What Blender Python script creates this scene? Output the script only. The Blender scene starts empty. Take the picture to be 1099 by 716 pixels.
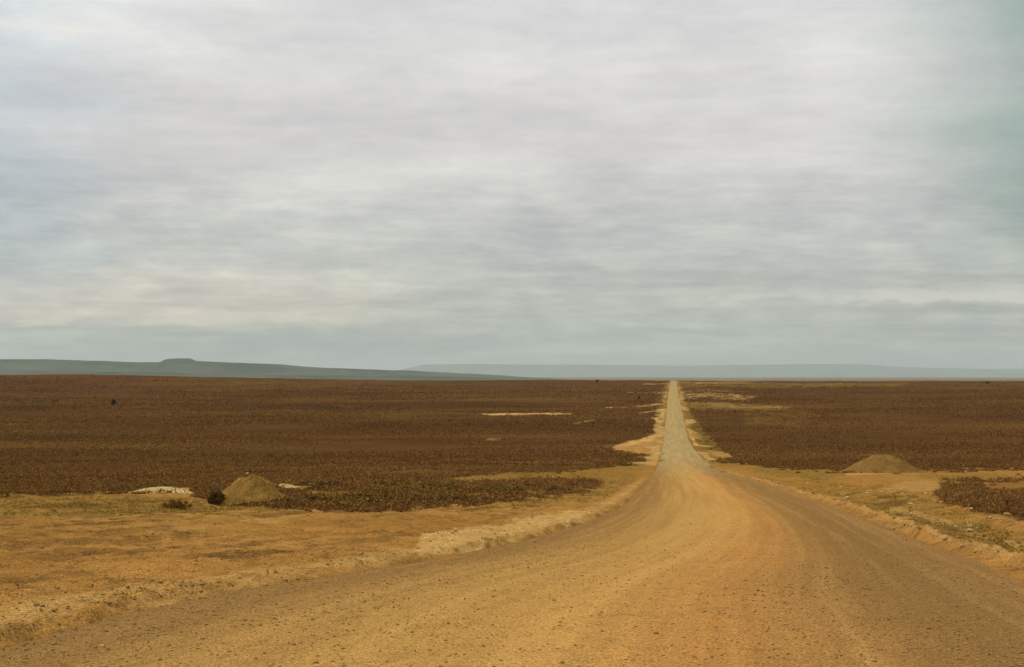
import bpy, math, random
import numpy as np

random.seed(7)
RNG = np.random.default_rng(7)
scene = bpy.context.scene
COL = scene.collection
R = math.radians

# ------------------------------------------------------------------ numpy helpers
def hash2(ix, iy, seed):
    h = (ix.astype(np.int64) * 374761393 + iy.astype(np.int64) * 668265263 + seed * 1274126177) & 0xFFFFFFFF
    h = ((h ^ (h >> 13)) * 1274126177) & 0xFFFFFFFF
    h = h ^ (h >> 16)
    return (h & 0xFFFFFF).astype(np.float64) / 0xFFFFFF

def vnoise(x, y, seed=0):
    x = np.asarray(x, float); y = np.asarray(y, float)
    ix = np.floor(x); iy = np.floor(y)
    fx = x - ix; fy = y - iy
    fx = fx * fx * (3 - 2 * fx); fy = fy * fy * (3 - 2 * fy)
    a = hash2(ix, iy, seed); b = hash2(ix + 1, iy, seed)
    c = hash2(ix, iy + 1, seed); d = hash2(ix + 1, iy + 1, seed)
    return (a + (b - a) * fx) * (1 - fy) + (c + (d - c) * fx) * fy

def fbm(x, y, seed=0, octaves=4, gain=0.5):
    s = 0.0; amp = 1.0; tot = 0.0; f = 1.0
    for k in range(octaves):
        s = s + amp * (vnoise(x * f + 17.3 * k, y * f - 9.1 * k, seed + k * 31) - 0.5)
        tot += amp; amp *= gain; f *= 2.03
    return s / tot * 2

def sm(a, b, x):
    t = np.clip((x - a) / (b - a), 0, 1)
    return t * t * (3 - 2 * t)

def pchip(xk, yk):
    xk = np.array(xk, float); yk = np.array(yk, float)
    h = np.diff(xk); dl = np.diff(yk) / h
    d = np.zeros_like(yk)
    d[0] = dl[0]; d[-1] = dl[-1]
    for i in range(1, len(xk) - 1):
        if dl[i - 1] * dl[i] > 0:
            w1 = 2 * h[i] + h[i - 1]; w2 = h[i] + 2 * h[i - 1]
            d[i] = (w1 + w2) / (w1 / dl[i - 1] + w2 / dl[i])
    def f(x):
        x = np.asarray(x, float)
        xc = np.clip(x, xk[0], xk[-1])
        i = np.clip(np.searchsorted(xk, xc, side='right') - 1, 0, len(h) - 1)
        t = (xc - xk[i]) / h[i]
        return ((1 + 2 * t) * (1 - t) ** 2 * yk[i] + t * (1 - t) ** 2 * h[i] * d[i]
                + t * t * (3 - 2 * t) * yk[i + 1] + t * t * (t - 1) * h[i] * d[i + 1])
    return f

# ------------------------------------------------------------------ the lie of the land
# Road edges in image pixels: (row, left edge, right edge) -> with a 9 m wide road these give
# the distance and the drop below eye level of every station along it.
F, U0, V0, WROAD = 1526.0, 549.5, 403.0, 9.0
ST = [(716, -110, 1364), (690, 0, 1294), (655, 120, 1199), (622, 300, 1107), (600, 450, 1050), (578, 560, 991),
      (555, 640, 930), (535, 675, 872), (520, 690, 828), (505, 703, 775), (495, 707, 757), (490, 708, 752),
      (480, 710.5, 743), (470, 712, 738), (440, 715, 732), (420, 717.3, 727.5), (408, 720.3, 726)]
zk, hk, xl, xr = [-400, -60, 0], [1.2, 1.3, 1.46], [], []
lz = []
for v, a, b in ST:
    wh = (b - a) / (v - V0)
    H = WROAD / wh
    Z = F * H / (v - V0)
    if v == 408: Z, H = 2150.0, 2150 * 5 / F
    zk.append(Z); hk.append(H); lz.append(Z)
    xl.append((a - U0) * Z / F); xr.append((b - U0) * Z / F)
zk += [2350, 2900, 4500, 9000, 65000]
hk += [7.6, 16, 40, 62, 64]
DROP = pchip(zk, hk)
_yy = np.concatenate([np.linspace(-60, 8, 40), np.geomspace(8.1, 3000, 500)])
def _smooth(f, y):      # soften kinks between the pixel-derived stations
    acc = 0
    for k in (-0.16, -0.08, 0, 0.08, 0.16):
        acc = acc + f(np.where(y > 3, y * (1 + k), y))
    return acc / 5
XLf = pchip([-60, 0] + lz + [3000], [-14.5, -5.6] + xl + [xl[-1] + 850 * .112])
XRf = pchip([-60, 0] + lz + [3000], [-5.5, 3.4] + xr + [xr[-1] + 850 * .112])
_xl = _smooth(XLf, _yy); _xr = _smooth(XRf, _yy)
_dr = _smooth(DROP, _yy)
XL = lambda y: np.interp(y, _yy, _xl)
XR = lambda y: np.interp(y, _yy, _xr)
_zz = np.concatenate([_yy, np.geomspace(3010, 65000, 200)])
_dd = np.concatenate([_dr, _smooth(DROP, np.geomspace(3010, 65000, 200))])
H0 = lambda y: np.interp(y, _zz, _dd)

# image pixel row -> distance on the base profile (inverse, for 9 m .. 2.2 km)
_iy = np.geomspace(4, 2150, 3000)
_iv = V0 + F * H0(_iy) / _iy
_iv = np.minimum.accumulate(_iv)
def at(u, v):
    y = float(np.interp(-v, -_iv, _iy))
    return (u - U0) * y / F, y
def to_image_px(x, y):  # world point back to image pixel coordinates, on the base profile
    yc = np.clip(y, 4, 1e9)
    return U0 + F * x / yc, V0 + F * H0(yc) / yc

def road_dist(x, y):        # >0 outside the left / right edge
    return XL(y) - x, x - XR(y)

def ground_z(x, y):
    x = np.asarray(x, float); y = np.asarray(y, float)
    z = -H0(y)
    t = x / np.maximum(np.abs(y), 30)
    dL, dR = road_dist(x, y)
    d = np.maximum(dL, dR)
    off = sm(0, 60, d)
    far = sm(250, 900, y) * (1 - sm(2600, 5000, y))
    # ground stands a little higher far out on the left, and rolls gently everywhere
    z = z + 8.5 * sm(0.06, 0.33, -t) * sm(500, 2000, y) * (1 - sm(2300, 4500, y)) * off
    z = z + far * off * (3.0 * fbm(x / 420, y / 300, 3, 3) + .9 * fbm(x / 90, y / 70, 9, 3) + 1.6 * sm(1300, 2000, y) * fbm(x / 130, y / 160, 10, 3))
    z = z + (1 - far) * sm(80, 250, y) * off * .5 * fbm(x / 60, y / 60, 13, 3)
    z = z + sm(4000, 12000, y) * 10 * fbm(x / 2500, y / 2500, 15, 3)
    near = 1 - sm(60, 160, y)
    # cut bank along the left edge
    fade = 1 - sm(70, 170, y)
    w = .08 + .55 * vnoise(y * .6, y * .02, 21) ** 2
    bank = (.065 + .035 * sm(21, 29, y) * (1 - sm(46, 62, y))) * sm(-.05, w, dL + .26 * fbm(x * 2.2, y * 1.6, 23, 5) - .05) * (0.75 + .5 * vnoise(x * .3, y * .3, 24))
    z = z + bank * fade
    z = z + fade * np.exp(-((dL - .35) / .5) ** 2) * (.06 * fbm(x * 7, y * 5, 41, 3))
    z = z + fade * np.exp(-((dR - .45) / .4) ** 2) * (.06 * fbm(x * 7, y * 5, 43, 3))
    # windrow of graded dirt along the right edge, a second lower one further out
    rid = .22 * np.exp(-((dR - .38 - .30 * fbm(y * .12, x * .0, 26, 2)) / .15) ** 2) * (.45 + .75 * vnoise(x * .9, y * .55, 27)) * (.75 + .8 * np.abs(fbm(x * 3.1, y * 2.3, 22, 3)))
    z = z + rid * (1 - sm(120, 250, y)) * sm(14, 20, y)
    z = z + .12 * np.exp(-((dR - 4.3) / .6) ** 2) * fade * vnoise(x * .7, y * .4, 28)
    z = z - .12 * np.exp(-((dR - 2.4) / .8) ** 2) * fade
    # roughness of bare soil
    out = sm(.1, 1.2, d)
    z = z + near * out * (.13 * fbm(x * .45, y * .45, 31, 4) + .075 * fbm(x * 1.9, y * 1.9, 33, 4))
    z = z + near * .022 * fbm(x * 9, y * 9, 35, 2) * sm(0, .3, d)
    # small graded ridges running along the verge
    z = z + near * sm(1, 3, d) * .06 * fbm(d * 2.2, y * .18, 37, 3)
    # bed of the road lies under the road sheet
    inside = sm(-.05, .35, -d)
    return z - .16 * inside

# ------------------------------------------------------------------ where bare soil, pale sand, grass lie
# (kind, amount, softness, raggedness, corner points in image pixels)
PATCH = [
 ('bare', 1, 4, 9, [(-300, 533), (60, 532), (140, 529), (210, 530), (240, 545), (330, 549), (430, 549), (500, 544), (540, 538), (600, 534), (640, 524), (655, 507), (690, 497), (706, 487), (730, 486), (730, 740), (-900, 740)]),
 ('bare', .9, 3, 6, [(470, 513), (520, 509), (600, 507), (660, 501), (690, 496), (660, 516), (620, 515), (560, 517), (490, 520)]),
 ('bare', .8, 2, 4, [(300, 521), (350, 522), (352, 528), (300, 530)]),
 ('bare', .8, 2, 4, [(410, 521), (446, 520), (446, 526), (408, 527)]),
 ('bare', .7, 2, 4, [(350, 529), (395, 527), (398, 533), (352, 536)]),
 ('bare', 1, 4, 7, [(730, 484), (765, 495), (830, 502), (905, 506), (1060, 503), (1400, 506), (1500, 512), (1080, 512), (1012, 517), (1000, 530), (1012, 541), (1060, 552), (1120, 566), (1600, 640), (1900, 760), (730, 760)]),
 ('bare', .65, 3, 5, [(1040, 505), (1400, 505), (1400, 528), (1060, 526)]),
 ('grass', .9, 5, 8, [(770, 497), (850, 503), (905, 507), (880, 517), (820, 508)]),
 ('grass', .8, 4, 8, [(470, 512), (650, 503), (700, 492), (690, 505), (640, 522), (560, 519), (470, 522)]),
 ('grass', .7, 4, 8, [(560, 534), (620, 524), (680, 508), (690, 512), (650, 535), (560, 548), (500, 552)]),
 ('grass', .75, 4, 8, [(-300, 534), (140, 531), (240, 540), (330, 552), (200, 556), (-300, 562)]),
 ('grass', .16, 10, 14, [(-300, 550), (200, 552), (330, 556), (480, 552), (420, 566), (250, 580), (0, 590), (-300, 592)]),
 ('grass', .7, 4, 8, [(985, 510), (1060, 507), (1080, 512), (1010, 520)]),
 ('grass', .6, 5, 8, [(880, 520), (980, 530), (1099, 575), (1250, 620), (1099, 596), (900, 535)]),
 # along the dip
 ('grass', .9, 2, 4, [(742, 466), (752, 462), (764, 470), (775, 485), (792, 492), (795, 500), (770, 498), (752, 484)]),
 ('grass', .8, 3, 4, [(732, 436), (738, 436), (758, 468), (748, 470)]),
 ('bare', .8, 1.5, 3, [(754, 484), (776, 484), (786, 492), (765, 494)]),
 ('pale', 1.2, 1, 2, [(738.5, 463), (742, 465), (749, 479), (744, 478)]),
 ('pale', 1, 1, 2, [(750, 486), (758, 488), (768, 494), (760, 494)]),
 ('pale', .6, 1, 3, [(760, 484), (776, 484), (786, 490), (770, 490)]),
 ('bare', 1, 1, 2.5, [(654, 481), (668, 475), (690, 470), (712, 465), (712, 489), (700, 489), (680, 486)]),
 ('pale', .5, 1, 2.5, [(654, 481), (668, 475), (690, 470), (712, 465), (712, 489), (700, 489), (680, 486)]),
 ('pale', 1.6, 1, 2.5, [(655, 481), (690, 470), (706, 467), (700, 472), (672, 479)]),
 ('pale', 1.3, 1, 2, [(690, 478), (708, 477), (709, 488), (700, 489), (698, 482)]),
 ('pale', .5, 1, 2, [(655, 481), (672, 486), (690, 489), (706, 492), (690, 491), (668, 486)]),
 ('pale', .3, 1, 2, [(640, 478), (656, 478), (656, 480.5), (640, 480)]),
 ('pale', 1.1, 1.5, 3, [(703, 449), (713, 440), (713, 468), (704, 470), (702, 458)]),
 ('grass', .6, 2, 3, [(703, 430), (716, 410), (716, 440), (712, 470), (700, 470)]),
 ('pale', 1.1, .7, 1.2, [(683, 443.2), (713, 438.5), (713, 440.5), (684, 444.5)]),
 ('pale', .8, .7, 1.2, [(650, 436), (680, 435.5), (713, 432.3), (713, 434), (682, 437), (652, 437)]),
 ('pale', .6, .6, 1.2, [(672, 421.5), (714, 421), (714, 422.3), (674, 422.5)]),
 ('pale', .6, .6, 1, [(690, 412), (718, 411), (718, 412), (690, 413)]),
 ('pale', 1.3, .7, 1.6, [(516, 443), (560, 443.6), (600, 443.2), (618, 445.5), (600, 446.2), (545, 446), (518, 445)]),
 ('pale', .8, .6, 1.5, [(608, 456.3), (640, 450.5), (641, 452), (610, 457.6)]),
 ('pale', .5, .8, 1.5, [(522, 471), (536, 471), (536, 474), (522, 474)]),
 ('grass', .5, 2, 4, [(480, 505), (510, 497), (520, 499), (500, 507)]),
 # right of the road on the far rise
 ('grass', .7, 2, 4, [(732, 431.5), (790, 431), (835, 432), (850, 434.5), (840, 439), (800, 440), (738, 440)]),
 ('pale', .4, 2, 4, [(740, 433), (830, 432.6), (846, 435), (800, 437), (742, 437)]),
 ('grass', .45, 3, 6, [(800, 440), (860, 440), (880, 448), (850, 460), (800, 454)]),
 ('pale', .6, 1.2, 3, [(729, 422), (775, 423.5), (812, 426), (800, 429.5), (760, 427.5), (732, 428)]),
 ('pale', .3, .8, 1.4, [(729, 417.5), (760, 418), (800, 421), (800, 422), (760, 420.5), (729, 420.5)]),
 ('grass', .8, .8, 1.4, [(727, 411), (800, 411), (900, 412), (1000, 412), (960, 414), (860, 415.5), (728, 416)]),
 ('pale', .55, .6, 1, [(727, 409.6), (760, 410), (830, 411), (760, 411.6), (727, 411.3)]),
 ('pale', .25, .6, 1.2, [(840, 412), (905, 412.5), (900, 413.8), (845, 413.5)]),
 # left verge
 ('pale', 1, .8, 3, [(143, 526), (170, 523.5), (207, 525), (206, 530), (165, 531.5), (148, 530)]),
 ('pale', .55, .8, 2, [(104, 530), (120, 529), (122, 531.5), (106, 532.5)]),
 ('pale', .7, .8, 2, [(293, 521.5), (312, 521), (312, 523.6), (295, 524)]),
 ('pale', .75, .8, 1.5, [(307, 531), (317, 530.3), (317, 533), (308, 533.3)]),
 ('pale', .5, .8, 2, [(575, 512.5), (602, 511.5), (603, 514), (577, 515)]),
 ('pale', 1, 4, 7, [(455, 580), (515, 568), (580, 557), (640, 548), (634, 556), (572, 574), (510, 589), (462, 597), (440, 598)]),
 ('pale', .4, 7, 9, [(120, 650), (240, 627), (330, 611), (440, 594), (455, 599), (330, 619), (220, 640), (140, 656)]),
 ('pale', .15, 8, 9, [(10, 645), (60, 632), (120, 640), (130, 655), (60, 668), (10, 676)]),
 ('pale', .35, 1, 3, [(300, 549), (420, 545), (500, 541), (500, 544), (420, 549), (300, 553)]),
 ('pale', .35, 1, 3, [(160, 574), (250, 564), (310, 560), (310, 563), (250, 568), (160, 577)]),
 ('pale', .25, 1, 3, [(0, 571), (40, 570), (40, 574), (0, 575)]),
 ('dark', .6, 2, 6, [(0, 588), (60, 583), (130, 580), (205, 576), (205, 580), (130, 586), (60, 590), (0, 593)]),
 ('dark', .35, 2, 6, [(60, 553), (180, 545), (230, 549), (190, 558), (70, 558)]),
 # right verge
 ('pale', .6, 1, 2, [(905, 506), (925, 504.5), (985, 505.5), (985, 508), (930, 509), (908, 509.5)]),
 ('pale', .55, .8, 2, [(1025, 505), (1062, 502), (1062, 504), (1030, 507)]),
 ('pale', .4, 4, 9, [(960, 518), (1000, 515), (1014, 519), (1008, 527), (975, 528), (950, 526)]),
 ('pale', .45, 1.2, 3, [(955, 540), (1000, 549), (1050, 568), (1110, 586), (1200, 612), (1200, 617), (1100, 591), (1040, 571), (990, 556), (950, 546)]),
 ('pale', .3, 2, 5, [(1040, 586), (1099, 596), (1200, 618), (1200, 624), (1090, 603)]),
 ('grass', .9, 2, 5, [(235, 531), (330, 527), (400, 529), (420, 534), (330, 537), (245, 540)]),
 ('bare', .9, 2, 5, [(330, 527), (400, 529), (420, 533), (330, 535)]),
 ('bare', .7, 2, 5, [(500, 537), (560, 533), (600, 530), (560, 528), (480, 533)]),
 ('grass', .55, 5, 8, [(800, 510), (880, 528), (990, 562), (1110, 608), (1110, 580), (1000, 545), (900, 516)]),
 ('dark', .8, 2, 7, [(1005, 529), (1030, 530), (1099, 527), (1500, 528), (1700, 620), (1130, 565), (1060, 551), (1015, 541)]),
 ('dark', .55, 3, 6, [(960, 549), (1010, 558), (1060, 580), (1099, 594), (1060, 586), (990, 566)]),
 # darker patches far out on the plain
 ('dark', .9, 2, 4, [(2, 431), (62, 431), (66, 437), (30, 440), (2, 440)]),
 ('dark', .6, 1.5, 4, [(190, 433), (300, 430), (365, 431), (350, 437), (250, 440), (190, 437)]),
 ('dark', .4, 2, 4, [(0, 412), (80, 415), (200, 420), (200, 428), (60, 428), (0, 426)]),
 ('dark', .3, 2, 4, [(0, 465), (100, 467), (120, 470), (50, 474), (0, 473)]),
 ('dark', .7, 1, 3, [(318, 436), (345, 433), (372, 435), (366, 441), (330, 441)]),
 ('dark', .5, 1, 4, [(280, 430), (372, 429.5), (372, 431.5), (290, 432.5)]),
 ('dark', .35, 2, 6, [(520, 452), (640, 462), (690, 463), (680, 468), (600, 466), (500, 458)]),
 ('dark', .3, 3, 8, [(900, 440), (1100, 436), (1300, 440), (1300, 455), (1000, 452)]),
 ('grass', .25, 3, 9, [(150, 410), (300, 411), (480, 409), (480, 414), (320, 418), (180, 416)]),
 ('grass', .3, 3, 9, [(860, 408), (1300, 408), (1300, 411), (860, 412)]),
 ('grass', .3, 3, 8, [(330, 512), (480, 498), (640, 490), (690, 488), (640, 498), (480, 508)]),
 ('red', .7, 3, 6, [(0, 403), (110, 405), (200, 412), (180, 422), (60, 430), (0, 432)]),
 ('red', .5, 3, 8, [(1040, 508), (1300, 508), (1300, 530), (1050, 527)]),
 ('red', .3, 4, 8, [(850, 414), (1300, 412), (1300, 422), (860, 424)]),
]

def poly_sd(px, py, P):
    n = len(P); P = np.array(P, float)
    d = np.full(px.shape, 1e18); s = np.ones(px.shape)
    for i in range(n):
        a = P[i]; b = P[i - 1]
        ex, ey = b - a
        wx = px - a[0]; wy = py - a[1]
        t = np.clip((wx * ex + wy * ey) / (ex * ex + ey * ey + 1e-9), 0, 1)
        bx = wx - ex * t; by = wy - ey * t
        d = np.minimum(d, bx * bx + by * by)
        c1 = py >= a[1]; c2 = py < b[1]; c3 = ex * wy > ey * wx
        flip = (c1 & c2 & c3) | (~c1 & ~c2 & ~c3)
        s = np.where(flip, -s, s)
    return -s * np.sqrt(d)      # positive inside

def masks(x, y):
    shp = np.shape(x)
    x = np.ravel(np.asarray(x, float)); y = np.ravel(np.asarray(y, float))
    u, v = to_image_px(x, y)
    lg = np.log(np.maximum(y, 1))
    jn = fbm(u / 26, lg * 22, 51, 4); jn2 = fbm(u / 7, lg * 60, 57, 3)
    brk = np.clip(.62 + 1.1 * fbm(u / 6, lg * 80, 58, 3), .1, 1)
    out = {k: np.zeros(x.shape) for k in ('bare', 'pale', 'grass', 'dark', 'red')}
    ok = (y > 4) & (y < 2600)
    for kind, amt, soft, rag, P in PATCH:
        Pa = np.array(P)
        m = soft + rag + 2
        sel = np.where(ok & (u > Pa[:, 0].min() - m) & (u < Pa[:, 0].max() + m) & (v > Pa[:, 1].min() - m) & (v < Pa[:, 1].max() + m))[0]
        if not len(sel): continue
        sd = poly_sd(u[sel], v[sel], P)
        sd = sd + rag * (.6 * jn[sel] + .5 * jn2[sel])
        val = amt * sm(-soft * .5, soft * .5, sd)
        if kind in ('pale', 'grass'): val = val * np.where(y[sel] > 200, brk[sel], .5 + .5 * brk[sel])
        out[kind][sel] = np.maximum(out[kind][sel], val)
    out['grass'] = np.maximum(out['grass'], .7 * sm(3000, 6000, y))
    nearby = y <= 4
    out['bare'][nearby] = 1
    # verge beside the road edges: pale graded dirt on the windrow, wisps on the bank
    dL, dR = road_dist(x, y)
    wr = np.exp(-((dR - .38 - .30 * fbm(y * .12, x * .0, 26, 2)) / .15) ** 2) * (1 - sm(150, 260, y)) * sm(14, 22, y) * (.25 + .75 * vnoise(x * .7, y * .4, 61)) * .75
    out['pale'] = np.maximum(out['pale'], wr)
    bk = np.exp(-((dL - .5) / .38) ** 2) * (1 - sm(90, 160, y)) * .75 * (.3 + .7 * vnoise(x * 1.4, y * .6, 62))
    out['pale'] = np.maximum(out['pale'], bk)
    lip_shade = np.exp(-((dL + .26 * fbm(x * 2.2, y * 1.6, 23, 5) - .02) / .06) ** 2) * (1 - sm(60, 110, y)) * sm(.50, .66, vnoise(x * 2.0, y * .7, 63)) * .35  # shadow side of the bank's ragged lip, painted into the soil colour
    out['dark'] = np.maximum(out['dark'], lip_shade)
    # narrow bare strip either side of the far road
    q = x - .35 * y
    rut = sm(.60, .74, vnoise(q * 1.25, y * .055, 64)) * (1 - sm(70, 110, y)) * sm(1.5, 3, np.maximum(dL, dR)) * .8 * sm(.25, .55, vnoise(x * .35, y * .35, 65))
    out['dark'] = np.maximum(out['dark'], rut)
    st = (1 - sm(0, 5, np.maximum(dL, dR))) * sm(150, 300, y) * (1 - sm(2300, 2600, y))
    out['bare'] = np.maximum(out['bare'], st * .7)
    out['grass'] = np.maximum(out['grass'], st * .6)
    dd = np.maximum(dL, dR)
    cl = sm(.5, .64, vnoise(x * .22, y * .028, 66)) * sm(6, 1, dd + 5 * fbm(x * .2, y * .03, 67, 2)) * sm(170, 260, y) * (1 - sm(1500, 2000, y)) * sm(.05, .4, dd)
    out['pale'] = np.maximum(out['pale'], .75 * cl)
    return {k: a.reshape(shp) for k, a in out.items()}

# ------------------------------------------------------------------ node helpers
class NT:
    def __init__(self, tree): self.t = tree
    def n(self, typ, **kw):
        nd = self.t.nodes.new(typ)
        for k, v in kw.items():
            if k.startswith('i_'):
                key = k[2:].replace('_', ' ')
                nd.inputs[key].default_value = v
            else: setattr(nd, k, v)
        return nd
    def l(self, a, b): self.t.links.new(a, b)
    def put(self, sock, v):
        if hasattr(v, 'is_output'): self.l(v, sock)
        else: sock.default_value = v
    def math(self, op, a, b=0.0, c=None, clamp=False):
        nd = self.n('ShaderNodeMath', operation=op, use_clamp=clamp)
        self.put(nd.inputs[0], a); self.put(nd.inputs[1], b)
        if c is not None: self.put(nd.inputs[2], c)
        return nd.outputs[0]
    def mix(self, f, a, b, blend='MIX'):
        nd = self.n('ShaderNodeMix', data_type='RGBA', blend_type=blend)
        self.put(nd.inputs[0], f)
        for s, v in ((6, a), (7, b)):
            if not hasattr(v, 'is_output'): v = (*v, 1.0) if len(v) == 3 else v
            self.put(nd.inputs[s], v)
        return nd.outputs[2]
    def noise(self, vec, scale, detail=4, rough=.55, out=0):
        nd = self.n('ShaderNodeTexNoise')
        nd.inputs['Scale'].default_value = scale; nd.inputs['Detail'].default_value = detail
        nd.inputs['Roughness'].default_value = rough
        if vec is not None: self.l(vec, nd.inputs['Vector'])
        return nd.outputs[out]
    def ramp(self, f, lo, hi, a=0.0, b=1.0, smooth=True):
        nd = self.n('ShaderNodeMapRange', interpolation_type='SMOOTHSTEP' if smooth else 'LINEAR')
        self.put(nd.inputs[0], f)
        for i, v in ((1, lo), (2, hi), (3, a), (4, b)): nd.inputs[i].default_value = v
        return nd.outputs[0]
    def scale(self, vec, s):
        nd = self.n('ShaderNodeMapping'); self.l(vec, nd.inputs[0]); nd.inputs['Scale'].default_value = s
        return nd.outputs[0]
    def attr(self, name):
        return self.n('ShaderNodeAttribute', attribute_name=name).outputs['Fac']
    def cramp(self, f, stops):
        nd = self.n('ShaderNodeValToRGB'); self.l(f, nd.inputs[0])
        e = nd.color_ramp.elements
        while len(e) < len(stops): e.new(.5)
        for el, (p, c) in zip(e, stops): el.position = p; el.color = (*c, 1)
        return nd.outputs[0]

def material(name):
    m = bpy.data.materials.new(name); m.use_nodes = True
    t = NT(m.node_tree)
    b = m.node_tree.nodes['Principled BSDF']
    b.inputs['Roughness'].default_value = .95
    b.inputs['Specular IOR Level'].default_value = 0
    return m, t, b

def bump(t, b, h, strength, dist):
    nd = t.n('ShaderNodeBump'); nd.inputs['Strength'].default_value = strength; nd.inputs['Distance'].default_value = dist
    t.l(h, nd.inputs['Height']); t.l(nd.outputs[0], b.inputs['Normal'])

def position(t): return t.n('ShaderNodeNewGeometry').outputs['Position']

def tonal(t, p, col):
    band_ = t.noise(t.scale(p, (.0045, .009, 0)), 1, 5, .6)
    return t.mix(1, col, t.mix(t.ramp(band_, .36, .64), (.82, .80, .82), (1.14, 1.15, 1.1)), 'MULTIPLY')

def mat_ground():
    m, t, b = material('ground_soil')
    p = position(t)
    n_big = t.noise(t.scale(p, (.006, .006, 0)), 1, 4)
    n_med = t.noise(p, .14, 5, .6)
    n_sml = t.noise(p, 1.4, 5, .62)
    n_fin = t.noise(p, 11, 4, .65)
    n_grit = t.noise(p, 42, 2, .6)
    heath = t.mix(t.ramp(n_big, .35, .68), (.088, .038, .0115), (.135, .059, .0158))
    heath = t.mix(t.ramp(t.noise(p, .022, 5, .6), .48, .66, 0, .75), heath, (.060, .029, .0105))
    heath = t.mix(t.ramp(t.noise(t.scale(p, (.012, .02, 0)), 1, 5, .62), .52, .68, 0, .6), heath, (.150, .070, .021))
    heath = t.mix(t.ramp(n_med, .38, .7), heath, (.080, .0355, .0105))
    heath = t.mix(t.ramp(n_sml, .45, .75), heath, (.142, .068, .020))
    heath = tonal(t, p, heath)
    heath = t.mix(t.math('MULTIPLY', t.attr('red'), .6), heath, (.120, .043, .017))
    dirt = t.mix(t.ramp(n_med, .33, .68), (.310, .142, .032), (.42, .195, .049))
    dirt = t.mix(t.ramp(n_sml, .44, .66, 0, .85), dirt, (.175, .083, .022))
    dirt = t.mix(t.ramp(n_fin, .46, .30, 0, .5), dirt, (.16, .078, .022))
    dirt = t.mix(t.ramp(n_fin, .53, .75), dirt, (.47, .25, .080))
    dirt = t.mix(t.ramp(t.noise(p, .05, 3), .5, .68, 0, .5), dirt, (.39, .158, .029))
    col = t.mix(t.attr('bare'), heath, dirt)
    grass = t.mix(t.ramp(n_sml, .35, .65), (.25, .15, .028), (.17, .10, .022))
    col = t.mix(t.math('MULTIPLY', t.attr('grass'), t.ramp(n_med, .25, .6, .35, 1)), col, grass)
    pale = t.mix(t.ramp(n_sml, .3, .7), (.56, .335, .115), (.47, .258, .080))
    col = t.mix(t.math('MULTIPLY', t.attr('pale'), t.ramp(n_fin, .25, .55, .6, 1)), col, pale)
    dk = t.mix(t.ramp(n_sml, .35, .65), (.050, .026, .0115), (.080, .041, .0155))
    col = t.mix(t.math('MULTIPLY', t.attr('dark'), t.ramp(n_fin, .40, .56, .15, 1)), col, dk)
    col = t.mix(1, col, t.mix(t.ramp(n_grit, .3, .7), (.52, .52, .52), (1.42, 1.4, 1.36)), 'MULTIPLY')
    t.l(col, b.inputs['Base Color'])
    h = t.math('ADD', t.math('MULTIPLY', n_fin, .6), t.math('ADD', t.math('MULTIPLY', n_grit, .25), t.math('MULTIPLY', n_sml, 1.2)))
    bump(t, b, h, .6, .07)
    return m

def mat_road():
    m, t, b = material('graded_gravel')
    p = position(t)
    a = t.attr('across'); s = t.attr('along')
    cv = t.n('ShaderNodeCombineXYZ'); t.l(a, cv.inputs[0]); t.l(s, cv.inputs[1])
    sv = cv.outputs[0]
    streak = t.noise(t.scale(sv, (26, .035, 1)), 1, 5, .6)
    streak2 = t.noise(t.scale(sv, (9, .02, 1)), 1, 3, .5)
    n_med = t.noise(p, .35, 5, .6)
    n_sml = t.noise(p, 3.2, 5, .65)
    n_fin = t.noise(p, 17, 4, .7)
    n_grit = t.noise(p, 48, 3, .7)
    aw = t.math('ADD', a, t.math('ADD', t.math('MULTIPLY', t.math('SUBTRACT', streak2, .5), .16), t.math('MULTIPLY', t.math('SUBTRACT', n_med, .5), .10)))
    base = t.cramp(aw, [(0, (0.267, 0.1349, 0.0449)), (.10, (0.296, 0.1497, 0.0469)), (.22, (0.408, 0.2137, 0.0612)), (.36, (0.484, 0.2541, 0.0704)), (.46, (0.515, 0.2640, 0.0724)),
                        (.53, (0.520, 0.2482, 0.0673)), (.61, (0.469, 0.2088, 0.0571)), (.70, (0.326, 0.1596, 0.0479)), (.80, (0.253, 0.1280, 0.0408)), (.90, (0.255, 0.1320, 0.0439)), (1, (0.296, 0.1428, 0.0490))])
    base = t.mix(t.ramp(streak, .42, .75, 0, .32), base, (.58, .335, .105))
    base = t.mix(t.ramp(streak, .56, .28, 0, .35), base, (.29, .148, .048))
    # far stretch is drier, paler sand
    base = t.mix(t.ramp(s, 90, 330, 0, .85), base, t.mix(t.ramp(streak2, .35, .65), (.43, .305, .13), (.35, .24, .10)))
    base = t.mix(t.ramp(n_sml, .48, .75, 0, .5), base, (.26, .138, .044))
    base = t.mix(t.ramp(n_fin, .55, .75, 0, .5), base, (.44, .27, .08))
    base = t.mix(t.ramp(n_fin, .46, .28, 0, .55), base, (.13, .07, .022))
    base = t.mix(1, base, t.mix(t.ramp(n_grit, .3, .7), (.52, .52, .52), (1.45, 1.43, 1.4)), 'MULTIPLY')
    t.l(base, b.inputs['Base Color'])
    h = t.math('ADD', t.math('MULTIPLY', n_fin, .7), t.math('ADD', t.math('MULTIPLY', n_grit, .35), t.math('MULTIPLY', n_sml, .8)))
    bump(t, b, h, .7, .045)
    return m

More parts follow.
